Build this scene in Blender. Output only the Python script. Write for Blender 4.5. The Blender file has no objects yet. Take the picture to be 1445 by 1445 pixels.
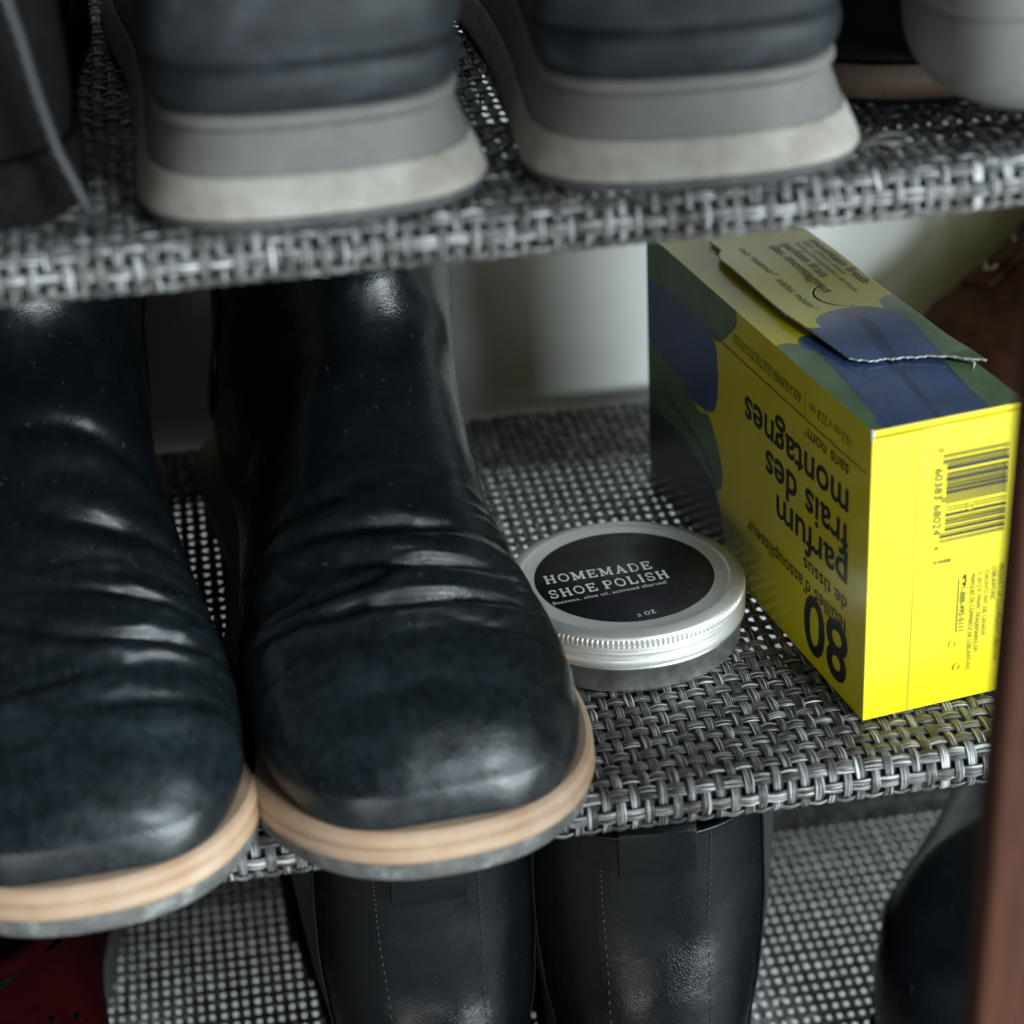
import bpy, math, random
import numpy as np
from mathutils import Vector, Matrix, noise
random.seed(4); rng = np.random.default_rng(4)
S = 0.01                                   # the script is written in centimetres
R = math.radians
scene = bpy.context.scene
C = scene.collection

# ------------------------------------------------------------------ camera
cam_d = bpy.data.cameras.new('camera'); cam = bpy.data.objects.new('camera', cam_d); C.objects.link(cam)
cr = Vector((0.98624341, -0.15996991, -0.04163621)); cu = Vector((0.11132405, 0.45659217, 0.88268372)); cf = Vector((0.12219206, 0.87517611, -0.46811951))
m = Matrix((cr, cu, -cf)).transposed().to_4x4(); m.translation = Vector((-5.2274, -47.7586, 34.0689)) * S
cam.matrix_world = m
cam_d.sensor_width = 36; cam_d.lens = 3255.7 / 1445 * 36
cam_d.clip_start = 0.05; cam_d.clip_end = 50
cam_d.dof.use_dof = True; cam_d.dof.focus_distance = 0.635; cam_d.dof.aperture_fstop = 8.0
scene.camera = cam

# ------------------------------------------------------------------ world and lights
w = bpy.data.worlds.new('World'); scene.world = w; w.use_nodes = True
bg = w.node_tree.nodes['Background']; bg.inputs[0].default_value = (0.62, 0.72, 0.82, 1); bg.inputs[1].default_value = 0.004
def area(name, loc, tgt, sx, sy, power, col):
    d = bpy.data.lights.new(name, 'AREA'); d.shape = 'RECTANGLE'; d.size = sx * S; d.size_y = sy * S; d.energy = power; d.color = col
    o = bpy.data.objects.new(name, d); C.objects.link(o); o.location = Vector(loc) * S
    o.rotation_euler = (Vector(tgt) - Vector(loc)).to_track_quat('-Z', 'Y').to_euler()
    return o
area('window_light', (72, -101, 90), (2, 0, 4), 52, 40, 18.0, (0.82, 0.93, 1.0))
area('added_side_light', (92, -116, 13), (4, 0, 3), 95, 28, 39.0, (0.82, 0.93, .98))  # added low lamp from the right, brightens the rolled shelf fronts
area('room_light', (-48, -165, 2), (2, 10, 0), 80, 30, 6.0, (0.95, 0.98, 1.0))
scene.view_settings.view_transform = 'Standard'; scene.view_settings.look = 'None'
scene.view_settings.exposure = 0.0; scene.view_settings.gamma = 1.0
scene.cycles.max_bounces = 6; scene.cycles.use_denoising = True

# ------------------------------------------------------------------ helpers
def tag(o, label=None, cat=None, group=None, kind=None):
    if label: o['label'] = label
    if cat: o['category'] = cat
    if group: o['group'] = group
    if kind: o['kind'] = kind
    return o
def empty(name, loc, rz=0, **k):
    o = bpy.data.objects.new(name, None); C.objects.link(o); o.empty_display_size = .02
    o.location = Vector(loc) * S; o.rotation_euler = (0, 0, rz); tag(o, **k); return o
def mesh_np(name, V, F, mats, parent=None, smooth=True, midx=None, uv=None):
    """V (n,3) in cm, F list/array of faces"""
    me = bpy.data.meshes.new(name)
    V = np.asarray(V, dtype=np.float64) * S
    if isinstance(F, np.ndarray):
        k = F.shape[1]; nf = F.shape[0]
        me.vertices.add(len(V)); me.vertices.foreach_set('co', V.ravel())
        me.loops.add(nf * k); me.loops.foreach_set('vertex_index', F.ravel().astype(np.int32))
        me.polygons.add(nf); me.polygons.foreach_set('loop_start', (np.arange(nf) * k).astype(np.int32))
        if uv is not None:
            l = me.uv_layers.new(name='UVMap'); l.data.foreach_set('uv', np.asarray(uv, dtype=np.float32)[F.ravel()].ravel())
    else:
        me.from_pydata(V.tolist(), [], F)
    me.update(calc_edges=True)
    me.polygons.foreach_set('use_smooth', np.full(len(me.polygons), smooth))
    for x in (mats if isinstance(mats, (list, tuple)) else [mats]): me.materials.append(x)
    if midx is not None: me.polygons.foreach_set('material_index', np.asarray(midx, dtype=np.int32))
    me.validate(); me.update()
    o = bpy.data.objects.new(name, me); C.objects.link(o)
    if parent: o.parent = parent
    return o
def grid_faces(nu, nv, wrap_v=False, off=0):
    a = np.arange(nu - 1)[:, None]; b = np.arange(nv if wrap_v else nv - 1)[None, :]; b2 = (b + 1) % nv
    return (np.stack([a * nv + b, (a + 1) * nv + b, (a + 1) * nv + b2, a * nv + b2], -1).reshape(-1, 4) + off)
def join(parts):
    Vs, Fs, o = [], [], 0
    for V, F in parts:
        Vs.append(np.asarray(V, float)); Fs += [[i + o for i in f] for f in (F.tolist() if isinstance(F, np.ndarray) else F)]; o += len(V)
    return np.concatenate(Vs), Fs
def tube(pts, r, n=8, closed=False, caps=True):
    pts = [Vector(p) for p in pts]; N = len(pts); V = []; F = []
    up = Vector((0, 0, 1)); prev = None
    for i, p in enumerate(pts):
        t = (pts[(i + 1) % N] - pts[i - 1]) if closed else (pts[min(i + 1, N - 1)] - pts[max(i - 1, 0)])
        t.normalize()
        a = (prev if prev is not None else (up if abs(t.z) < .9 else Vector((1, 0, 0))))
        a = (a - t * a.dot(t)).normalized(); prev = a; b = t.cross(a)
        rr = r[i] if hasattr(r, '__len__') else r
        for k in range(n):
            q = p + (a * math.cos(2 * math.pi * k / n) + b * math.sin(2 * math.pi * k / n)) * rr; V.append(tuple(q))
    for i in range(N if closed else N - 1):
        j = (i + 1) % N
        for k in range(n): F.append([i * n + k, i * n + (k + 1) % n, j * n + (k + 1) % n, j * n + k])
    if caps and not closed: F.append(list(range(n))[::-1]); F.append([(N - 1) * n + k for k in range(n)])
    return V, F
def lathe(prof, n=96):
    V = []; F = []
    for r, z in prof:
        for k in range(n): a = 2 * math.pi * k / n; V.append((r * math.cos(a), r * math.sin(a), z))
    for i in range(len(prof) - 1):
        for k in range(n): F.append([i * n + k, i * n + (k + 1) % n, (i + 1) * n + (k + 1) % n, (i + 1) * n + k])
    return V, F
def rbox(name, size, centre, mat, parent=None, bev=.1):
    import bmesh
    bm = bmesh.new(); bmesh.ops.create_cube(bm, size=1)
    for v in bm.verts: v.co = Vector((v.co.x * size[0], v.co.y * size[1], v.co.z * size[2])) * S + Vector(centre) * S
    if bev: bmesh.ops.bevel(bm, geom=list(bm.edges), offset=bev * S, segments=3, affect='EDGES', profile=.6)
    me = bpy.data.meshes.new(name); bm.to_mesh(me); bm.free(); me.materials.append(mat)
    for p in me.polygons: p.use_smooth = True
    o = bpy.data.objects.new(name, me); C.objects.link(o); o.parent = parent
    return o
def interp(xs, ys, x):
    """smooth (Catmull) interpolation of columns"""
    xs = np.asarray(xs, float); ys = np.asarray(ys, float); x = np.asarray(x, float)
    m = np.gradient(ys, xs, axis=0); i = np.clip(np.searchsorted(xs, x) - 1, 0, len(xs) - 2); h = (xs[i + 1] - xs[i]); t = (x - xs[i]) / h
    if ys.ndim == 2: h = h[:, None]; t = t[:, None]
    return (2*t**3 - 3*t**2 + 1) * ys[i] + (t**3 - 2*t**2 + t) * h * m[i] + (-2*t**3 + 3*t**2) * ys[i+1] + (t**3 - t**2) * h * m[i+1]

# ------------------------------------------------------------------ materials
class NT:
    def __init__(s, name):
        s.m = bpy.data.materials.new(name); s.m.use_nodes = True; s.t = s.m.node_tree; s.b = s.t.nodes['Principled BSDF']
    def n(s, typ, **k):
        x = s.t.nodes.new(typ)
        for a, v in k.items(): setattr(x, a, v)
        return x
    def l(s, a, b): s.t.links.new(a, b)
    def coord(s, kind='Object', scale=(1, 1, 1)):
        tc = s.n('ShaderNodeTexCoord'); mp = s.n('ShaderNodeMapping'); s.l(tc.outputs[kind], mp.inputs[0])
        k = 100 if kind == 'Object' else 1
        mp.inputs['Scale'].default_value = tuple(k * q for q in scale); return mp.outputs[0]
    def noise(s, v, scale, detail=4, rough=.5, dist=0):
        x = s.n('ShaderNodeTexNoise'); s.l(v, x.inputs['Vector']); x.inputs['Scale'].default_value = scale
        x.inputs['Detail'].default_value = detail; x.inputs['Roughness'].default_value = rough; x.inputs['Distortion'].default_value = dist; return x.outputs['Fac']
    def ramp(s, f, stops):
        x = s.n('ShaderNodeValToRGB'); s.l(f, x.inputs[0]); e = x.color_ramp.elements
        while len(e) < len(stops): e.new(.5)
        for q, (p, c) in zip(e, stops): q.position = p; q.color = (c if len(c) == 4 else tuple(c) + (1,)) if hasattr(c, '__len__') else (c, c, c, 1)
        return x.outputs[0]
    def mix(s, f, a, b, mode='MIX'):
        x = s.n('ShaderNodeMix', data_type='RGBA', blend_type=mode)
        for i, v in ((0, f), (6, a), (7, b)):
            if hasattr(v, 'is_linked') or isinstance(v, bpy.types.NodeSocket): s.l(v, x.inputs[i])
            else: x.inputs[i].default_value = v if i == 0 else (tuple(v) + (1,))[:4]
        return x.outputs[2]
    def math(s, op, a, b=0.0, clamp=False):
        x = s.n('ShaderNodeMath', operation=op, use_clamp=clamp)
        for i, v in enumerate((a, b)):
            if isinstance(v, bpy.types.NodeSocket): s.l(v, x.inputs[i])
            else: x.inputs[i].default_value = v
        return x.outputs[0]
    def bump(s, h, strength=.3, dist=.02):
        x = s.n('ShaderNodeBump'); s.l(h, x.inputs['Height']); x.inputs['Strength'].default_value = strength; x.inputs['Distance'].default_value = dist * S
        s.l(x.outputs[0], s.b.inputs['Normal']); return x
    def set(s, **k):
        names = dict(base='Base Color', rough='Roughness', metal='Metallic', spec='Specular IOR Level', coat='Coat Weight', coatr='Coat Roughness', sheen='Sheen Weight', sheenr='Sheen Roughness')
        for a, v in k.items():
            i = s.b.inputs[names[a]]
            if isinstance(v, bpy.types.NodeSocket): s.l(v, i)
            else: i.default_value = (tuple(v) + (1,))[:4] if hasattr(v, '__len__') else v
        return s

def leather(name, base, dust, dustamt=.5, r0=.25, r1=.5, grain=.25, spec=.5, toe=True):
    a = NT(name); v = a.coord()
    big = a.noise(v, .45, 5, .6); fine = a.noise(v, 3.5, 4, .6)
    vor = a.n('ShaderNodeTexVoronoi', feature='DISTANCE_TO_EDGE'); a.l(v, vor.inputs['Vector']); vor.inputs['Scale'].default_value = 11
    speck = a.ramp(a.noise(v, 4.2, 3, .6), [(.67, 0), (.72, 1)])
    d = a.ramp(big, [(.30, dustamt * .25), (.75, dustamt)])
    if toe:
        sx = a.n('ShaderNodeSeparateXYZ'); a.l(v, sx.inputs[0]); mr = a.n('ShaderNodeMapRange'); a.l(sx.outputs[1], mr.inputs[0])
        mr.inputs[1].default_value = 3; mr.inputs[2].default_value = 9; mr.inputs[3].default_value = 1; mr.inputs[4].default_value = .12; d = a.math('MULTIPLY', d, mr.outputs[0])
    d2 = a.math('MULTIPLY', d, a.ramp(fine, [(.3, .3), (.7, 1)]))
    d3 = a.math('MAXIMUM', d2, a.math('MULTIPLY', speck, .45))
    a.set(base=a.mix(d3, base, dust), rough=a.ramp(a.noise(v, .9, 6, .65), [(.3, r0), (.75, r1)]), spec=spec)
    vw = a.coord(scale=(.45, 1.7, 1.1)); wr = a.noise(vw, 1.3, 6, .62, .8)
    h = a.math('ADD', a.math('MULTIPLY', wr, 3.2), a.math('ADD', a.math('MULTIPLY', a.ramp(vor.outputs['Distance'], [(0, 0), (.12, 1)]), .35), a.math('MULTIPLY', fine, .9)))
    a.bump(h, grain, .035); return a.m
def plain(name, base, rough=.5, metal=0, spec=.5, nscale=2, namt=.15, bump=.1, bdist=.02, bscale=12):
    a = NT(name); v = a.coord(); f = a.noise(v, nscale, 6, .6)
    lo = tuple(c * (1 - namt) for c in base); hi = tuple(min(1, c * (1 + namt)) for c in base)
    a.set(base=a.ramp(f, [(.3, lo), (.7, hi)]), rough=rough, metal=metal, spec=spec)
    if bump: a.bump(a.noise(v, bscale, 4, .6), bump, bdist)
    return a.m
M = {}
M['leather'] = leather('black_leather', (.0020, .0034, .0045), (.055, .082, .095), .30, .20, .40, grain=.15, spec=.42)
M['leather_clean'] = leather('black_leather_polished', (.0025, .0035, .0045), (.022, .028, .034), .10, .18, .36, grain=.2, spec=.26, toe=False)
M['elastic'] = plain('black_elastic', (.008, .009, .011), .75, bump=.3, bscale=20)
M['thread'] = plain('black_thread', (.03, .035, .045), .6)
M['wall'] = plain('wall_paint', (.64, .65, .63), .85, nscale=.1, namt=.04, bump=.25, bdist=.02, bscale=6)
M['floor'] = plain('floor_boards', (.42, .40, .37), .6, nscale=.2, namt=.12)
# stacked leather midsole
a = NT('tan_stacked_leather'); v = a.coord(scale=(1, 1, 1)); vz = a.coord(scale=(.12, .12, 5.5))
a.set(base=a.mix(a.ramp(a.noise(v, .7, 5, .65), [(.35, 0), (.75, .55)]), a.ramp(a.noise(vz, 1.0, 4, .6), [(.3, (.27, .155, .085)), (.5, (.36, .225, .135)), (.7, (.44, .30, .19))]), (.50, .41, .32)), rough=.6)
a.bump(a.noise(vz, 2.0, 3), .5, .04); M['tan'] = a.m
a = NT('grey_rubber'); v = a.coord(); a.set(base=a.ramp(a.noise(v, 1.6, 8, .7), [(.3, (.045, .045, .042)), (.55, (.11, .112, .108)), (.72, (.28, .285, .275))]), rough=.75); a.bump(a.noise(v, 7, 5, .7), .5, .05); M['rubber'] = a.m
a = NT('cherry_wood'); v = a.coord(scale=(.9, .9, .14)); f = a.noise(v, 1.6, 7, .62, .6)
a.set(base=a.ramp(f, [(.25, (.026, .009, .005)), (.5, (.048, .016, .008)), (.78, (.085, .030, .014))]), rough=a.ramp(f, [(.3, .62), (.7, .8)]), spec=.2); a.bump(a.noise(v, 9, 5), .25, .03); M['wood'] = a.m
# woven vinyl strand: UV.x across the strand, UV.y = strand seed + length
a = NT('vinyl_strand'); tc = a.n('ShaderNodeTexCoord'); mp = a.n('ShaderNodeMapping'); a.l(tc.outputs['UV'], mp.inputs[0]); mp.inputs['Scale'].default_value = (8, .55, 1)
f = a.noise(mp.outputs[0], 1.0, 3, .6); v = a.coord(); g = a.noise(v, .5, 3)
a.set(base=a.mix(a.ramp(g, [(.4, 0), (.65, .35)]), a.ramp(f, [(.43, (.013, .0115, .0105)), (.54, (.10, .096, .092)), (.63, (.80, .81, .81))]), (.042, .036, .032)), rough=.36, spec=.45)
mp2 = a.n('ShaderNodeMapping'); a.l(tc.outputs['UV'], mp2.inputs[0]); mp2.inputs['Scale'].default_value = (26, .8, 1)
a.bump(a.noise(mp2.outputs[0], 1.0, 2), .5, .03); M['strand'] = a.m
M['tube'] = plain('black_tube', (.012, .012, .012), .5)
# aluminium
def alu(name, base, r, mt=1.0):
    a = NT(name); v = a.coord(); a.set(base=base, metal=mt, rough=a.ramp(a.noise(v, 3, 5, .7), [(.3, r - .06), (.7, r + .08)])); a.bump(a.noise(v, 45, 3), .12, .01); return a.m
M['alu'] = alu('satin_aluminium', (.76, .76, .72), .42, .6); M['alu_dark'] = alu('dull_aluminium', (.60, .60, .57), .42)
M['label'] = plain('label_charcoal', (.010, .0095, .012), .5, nscale=6, namt=.2, bump=.1, bscale=30)
a = NT('label_speckled'); v = a.coord(); sp = a.ramp(a.noise(v, 16, 2, .5), [(.70, 0), (.74, .5)]); sm = a.ramp(a.noise(v, .9, 5, .6), [(.4, .42), (.7, .62)])
a.set(base=a.mix(sp, (.010, .0095, .012), (.22, .22, .22)), rough=sm, spec=.45); M['label'] = a.m
M['ink_white'] = plain('ink_white', (.88, .88, .86), .6, bump=0)
a = NT('worn_carton_edge'); v = a.coord(); a.set(base=a.mix(a.ramp(a.noise(v, 2.2, 6, .7), [(.52, 0), (.6, .85)]), (.56, .465, .003), (.55, .53, .45)), rough=.5); M['edge'] = a.m
def print_mat(name, lo, hi, rough=.32, fold=False, coat=.35):
    a = NT(name); v = a.coord(); f = a.noise(v, 9, 5, .8); g = a.noise(v, .7, 3, .5)
    c = a.ramp(f, [(.3, lo), (.7, hi)])
    c = a.mix(a.ramp(g, [(.35, .5), (.65, 0)]), c, tuple(q * .45 for q in lo))
    a.set(base=c, rough=rough, coat=coat, coatr=.16); return a.m
a = NT('yellow_carton'); v = a.coord(); a.set(base=a.ramp(a.noise(v, .6, 5, .6), [(.3, (.58, .48, .0015)), (.7, (.63, .53, .003))]), rough=.38, coat=.4, coatr=.14, spec=.4); a.bump(a.noise(v, .8, 3), .12, .15); M['yellow'] = a.m
M['blue'] = print_mat('printed_blue_towel', (.022, .048, .13), (.060, .115, .26))
M['bluefold'] = print_mat('printed_towel_fold', (.015, .032, .085), (.032, .06, .14))
M['green'] = print_mat('printed_green_towel', (.055, .105, .042), (.12, .21, .09))
M['greenfold'] = print_mat('printed_green_fold', (.035, .065, .028), (.06, .105, .045))
M['navy'] = print_mat('printed_navy', (.006, .010, .030), (.014, .022, .055))
M['ink'] = plain('ink_black', (.008, .008, .007), .4, bump=0)
M['card'] = plain('raw_card', (.38, .38, .36), .8, nscale=6)
# sneakers
a = NT('midsole_foam'); v = a.coord(); a.set(base=a.mix(a.ramp(a.noise(v, .8, 6, .7), [(.35, .1), (.65, .7)]), (.33, .318, .28), (.15, .13, .095)), rough=.6); a.bump(a.noise(v, 5, 4), .15, .03); M['foam'] = a.m
a = NT('midsole_foam_grey'); v = a.coord(); a.set(base=a.mix(a.ramp(a.noise(v, .8, 6, .7), [(.4, 0), (.75, .6)]), (.12, .118, .108), (.065, .06, .05)), rough=.65); M['foam_grey'] = a.m
a = NT('slate_overlay'); v = a.coord(); a.set(base=a.ramp(a.noise(v, .9, 5), [(.3, (.008, .010, .0115)), (.55, (.018, .022, .026)), (.75, (.042, .050, .056))]), rough=.55, spec=.3); a.bump(a.noise(v, 10, 4), .2, .03); M['slate'] = a.m
a = NT('grey_mesh'); v = a.coord(); vo = a.n('ShaderNodeTexVoronoi'); a.l(v, vo.inputs['Vector']); vo.inputs['Scale'].default_value = 3.2
a.set(base=a.ramp(vo.outputs['Distance'], [(.2, (.018, .018, .017)), (.6, (.075, .07, .06))]), rough=.8); a.bump(vo.outputs['Distance'], .8, .08); M['mesh'] = a.m
M['outsole'] = plain('dark_outsole', (.055, .055, .055), .8, nscale=3, namt=.4, bump=.5, bdist=.06, bscale=4)
M['dark'] = plain('dark_lining', (.003, .003, .0035), .9, spec=.02)
a = NT('brown_suede'); v = a.coord(); a.set(base=a.ramp(a.noise(v, 1.2, 7, .7), [(.3, (.024, .009, .0055)), (.7, (.066, .027, .015))]), rough=.9, spec=.1); a.bump(a.noise(v, 14, 4), .5, .05); M['suede'] = a.m
M['suede_thread'] = plain('tan_thread', (.22, .15, .07), .7); M['brass'] = plain('dull_brass', (.30, .24, .14), .45, metal=1)
a = NT('red_knit'); v = a.coord(); wv = a.n('ShaderNodeTexWave', bands_direction='DIAGONAL'); a.l(v, wv.inputs['Vector']); wv.inputs['Scale'].default_value = 4.5; wv.inputs['Distortion'].default_value = 1.5
a.set(base=a.ramp(wv.outputs['Fac'], [(.2, (.007, .0003, .0005)), (.8, (.016, .0007, .001))]), rough=.85); a.bump(wv.outputs['Fac'], .5, .04); a.b.inputs['Specular IOR Level'].default_value = .02; M['red'] = a.m
a = NT('white_rubber'); v = a.coord(); a.set(base=a.mix(a.ramp(a.noise(v, .7, 6, .7), [(.45, 0), (.8, .6)]), (.13, .13, .122), (.07, .06, .05)), rough=.5); M['white_rubber'] = a.m
M['canvas'] = plain('grey_canvas', (.20, .195, .18), .85, nscale=18, namt=.5, bump=.5, bscale=25)
M['brownsole'] = plain('brown_sole_edge', (.035, .021, .014), .65, spec=.2)
M['matte_black'] = plain('matte_black_nubuck', (.004, .004, .004), .8, nscale=4, namt=.4, bump=.3, spec=.06)
a = NT('braided_cord'); v = a.coord(); wv = a.n('ShaderNodeTexWave', bands_direction='DIAGONAL'); a.l(v, wv.inputs['Vector']); wv.inputs['Scale'].default_value = 2.4
a.set(base=a.ramp(wv.outputs['Fac'], [(.35, (.003, .003, .003)), (.75, (.028, .03, .034))]), rough=.6); M['cord'] = a.m

# ------------------------------------------------------------------ setting
def sheet(name, c, mat):
    return tag(mesh_np(name, c, [[0, 1, 2, 3]], mat, smooth=False), kind='structure')
sheet('wall', [(-160, 24.6, -60), (200, 24.6, -60), (200, 24.6, 160), (-160, 24.6, 160)], M['wall'])
sheet('floor', [(-160, -160, -33), (200, -160, -33), (200, 24.6, -33), (-160, 24.6, -33)], M['floor'])

# ------------------------------------------------------------------ shoe rack
PX, PY = .3746, .528
rack = empty('shoe_rack', (0, 0, -33), label='shoe rack of dark cherry wood posts and grey woven mesh shelves holding all the shoes', cat='shoe rack')
def off(x, y, z): return (x, y, z + 33)
RT = .62                                        # radius of the fabric around the tubes
def fabric_path(ds):
    seg = []
    c1 = (RT, -RT - .07); c2 = (23.4 - RT, -RT - .07)
    pts = [(6.3, -.24), (4.2, -.34), (2.8, -.62), (1.7, -1.05), (1.0, c1[1] - RT + .03)]
    for k in range(0, 25): an = R(-90 - 180 * k / 24); pts.append((c1[0] + RT * math.cos(an), c1[1] + RT * math.sin(an)))
    pts += [(y, -.07) for y in np.linspace(2, 21.5, 40)]
    for k in range(0, 25): an = R(90 - 180 * k / 24); pts.append((c2[0] + RT * math.cos(an), c2[1] + RT * math.sin(an)))
    pts += [(22.2, c2[1] - RT + .06), (21, -.8), (19.6, -.38)]
    P = np.array(pts); d = np.r_[0, np.cumsum(np.hypot(*np.diff(P, axis=0).T))]
    n = int(d[-1] / ds); s = np.arange(n + 1) * ds
    y = np.interp(s, d, P[:, 0]); z = np.interp(s, d, P[:, 1])
    ty = np.gradient(y); tz = np.gradient(z); L = np.hypot(ty, tz); ty /= L; tz /= L
    return s, y, z, -(-tz), ty if False else ty, tz
def make_fabric():
    X0, X1 = -24.0, 27.0; nx = int((X1 - X0) / PX); sub = 4
    s, y, z, _, ty, tz = fabric_path(PY / sub)
    # outward normal: for the top run tangent is +y and the normal +z
    ny, nz = -tz, ty
    # along the front (bottom->front->top) tangent turns so that (-tz, ty) points outward
    U = np.array([-1, -.62, -.33, 0, .33, .62, 1, .5, -.5]); 
    Hh = np.array([0, .9, .45, 1., .45, .9, 0, -.8, -.8]); nU = len(U)
    Vs = []; Fs = []; UV = []; o = 0
    am = .036; ht = .030
    N = len(s)
    ph = s / PY                                   # weft index along the path
    for i in range(nx):
        x = X0 + (i + .5) * PX + rng.normal(0, .008); sgn = 1 if i % 2 else -1
        und = am * sgn * np.cos(np.pi * ph)
        wob = .010 * np.sin(s * .9 + i * 1.7) 
        wdt = .124 * (1 + .05 * math.sin(i * 2.3)) * (1 + .10 * sgn * np.cos(np.pi * ph))
        hv = Hh[None, :] * ht + und[:, None]
        X = x + wob[:, None] + U[None, :] * wdt[:, None]
        Y = y[:, None] + ny[:, None] * hv; Z = z[:, None] + nz[:, None] * hv
        Vs.append(np.stack([X, Y, Z], -1).reshape(-1, 3)); Fs.append(grid_faces(N, nU, True, o)); o += N * nU
        UV.append(np.stack([np.broadcast_to(U[None, :] * .5 + i * 3.3, (N, nU)), np.broadcast_to((s + i * 7.7)[:, None], (N, nU))], -1).reshape(-1, 2))
    xs = np.arange(nx * sub + 1) / sub; Nx = len(xs)
    for j in range(int(ph[-1]) + 1):
        k = min(j * sub, N - 1); sgn = -1 if False else 1
        # opposite undulation to the warp at every crossing
        und = am * (-np.cos(np.pi * j)) * (-np.cos(np.pi * (xs - .5)))
        und = -am * np.cos(np.pi * j) * np.where(True, -np.cos(np.pi * (xs - .5)), 0)
        wdt = .172 * (1 + .05 * math.sin(j * 1.9)) * (1 + .10 * und / am)
        hv = Hh[None, :] * ht + und[:, None]
        cy = y[k] + .012 * np.sin(xs * .35 + j); 
        Y = cy[:, None] + ty[k] * U[None, :] * wdt[:, None] + ny[k] * hv
        Z = z[k] + tz[k] * U[None, :] * wdt[:, None] + nz[k] * hv
        X = np.broadcast_to((X0 + xs * PX)[:, None], (Nx, nU))
        Vs.append(np.stack([X, Y, Z], -1).reshape(-1, 3)); Fs.append(grid_faces(Nx, nU, True, o)); o += Nx * nU
        UV.append(np.stack([np.broadcast_to(U[None, :] * .5 + j * 5.1 + 400, (Nx, nU)), np.broadcast_to((xs * PX + j * 3.1)[:, None], (Nx, nU))], -1).reshape(-1, 2))
    return np.concatenate(Vs), np.concatenate(Fs), np.concatenate(UV)
FV, FF, FUV = make_fabric()
fab = None
for z0, lab in ((0, 'middle shelf with black boots, round tin and yellow carton'), (16.1, 'top shelf with the sneakers'), (-16.1, 'bottom shelf')):
    if fab is None:
        t1 = tube([(-24, RT, -RT - .07), (27, RT, -RT - .07)], .5, 20); t2 = tube([(-24, 23.4 - RT, -RT - .07), (27, 23.4 - RT, -RT - .07)], .5, 20)
        shelf = mesh_np('shelf', *join([t1, t2]), M['tube'], rack)
        fab = mesh_np('woven_mesh', FV, FF, M['strand'], shelf, uv=FUV); fab['kind'] = 'stuff'
        sm = shelf.data; first = shelf
    else:
        shelf = bpy.data.objects.new('shelf', sm); C.objects.link(shelf); shelf.parent = rack
        f2 = bpy.data.objects.new('woven_mesh', fab.data); C.objects.link(f2); f2.parent = shelf; f2['kind'] = 'stuff'
    shelf.location = Vector((0, 0, z0 + 33)) * S; shelf['label'] = lab
for x_, y_ in ((-25.5, .9), (-25.5, 22.5), (31, .9), (31, 22.5)):
    rp = bpy.data.objects.get('post'); 
    if rp is None: rp = rbox('post', (2.6, 2.2, 96), (0, 0, 48), M['wood'], rack, .2)
    else: rp = rp.copy(); C.objects.link(rp)
    rp.location = Vector((x_, y_, 0)) * S
board = empty('wooden_post', (9.15, -10.5, -33), label='reddish brown wooden post rising in front of the shelves at the right edge', cat='post')
pb = rbox('post_body', (4.2, .9, 90), (2.1, -.45, 45), M['wood'], board, .25); pb.rotation_euler = (0, R(.95), 0); pb.location = (-.45 * S, 0, 0)

fr = []
for k, (x_, y_) in enumerate(((9.9, 1.75), (10.1, 1.55), (10.4, 1.9))):
    fr.append(tube([(x_ + .19 * q, y_ + .05 * q * (k - 1) + .02 * math.sin(q), 33.06 - 33 + .10 * math.sin(q * .52)) for q in range(7)], .045, 6))
ls = mesh_np('loose_strand', *join(fr), M['strand'], first); ls['label'] = 'frayed loose strand'
for o_ in rack.children:
    if o_.name.startswith('shelf') and abs(o_.location.z - .491) < .01: ls.parent = o_

# ------------------------------------------------------------------ tin of shoe polish
TX, TY = 5.637, 7.834
tin = empty('shoe_polish_tin', (TX, TY, 0.0), label='round silver screw-top tin with a black HOMEMADE SHOE POLISH label, between boot and yellow carton', cat='tin')
base = mesh_np('base', *lathe([(0, .02), (3.1, .02), (3.22, .08), (3.27, .18), (3.28, .80), (3.36, .84), (3.40, .90), (3.36, .96), (3.25, 1.0), (3.2, 1.1), (3.2, 1.5)], 160), M['alu_dark'], tin)
lidp = [(3.28, .93), (3.37, .95), (3.40, 1.0), (3.40, 1.16), (3.37, 1.20), (3.33, 1.23), (3.33, 1.27), (3.37, 1.30), (3.41, 1.35), (3.40, 1.42), (3.36, 1.46), (3.31, 1.49), (3.31, 1.52)]
lidt = [(3.36, 1.80), (3.345, 1.845), (3.30, 1.875), (3.05, 1.925), (2.99, 1.93), (2.96, 1.92), (2.94, 1.90), (2.90, 1.90), (0, 1.90)]
nk = 150; V1, F1 = lathe(lidp, nk * 4)
n4 = nk * 4; base_n = len(V1)
for z, am_ in ((1.55, 0), (1.57, .045), (1.76, .045), (1.79, 0)):     # knurled band
    for k in range(n4):
        an = 2 * math.pi * k / n4; r = 3.36 + am_ * (1 if k % 4 in (1, 2) else -.35); V1.append((r * math.cos(an), r * math.sin(an), z))
for r_, z in lidt:
    for k in range(n4): an = 2 * math.pi * k / n4; V1.append((r_ * math.cos(an), r_ * math.sin(an), z))
rows = len(V1) // n4
F1 = [[i * n4 + k, i * n4 + (k + 1) % n4, (i + 1) * n4 + (k + 1) % n4, (i + 1) * n4 + k] for i in range(rows - 1) for k in range(n4)]
lid = mesh_np('lid', V1, F1, M['alu'], tin)
mod = lid.modifiers.new('split', 'EDGE_SPLIT'); mod.split_angle = R(50)
lab = mesh_np('label_sticker', *lathe([(0, 1.912), (2.535, 1.912), (2.54, 1.905)], 128), M['label'], tin)

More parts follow.
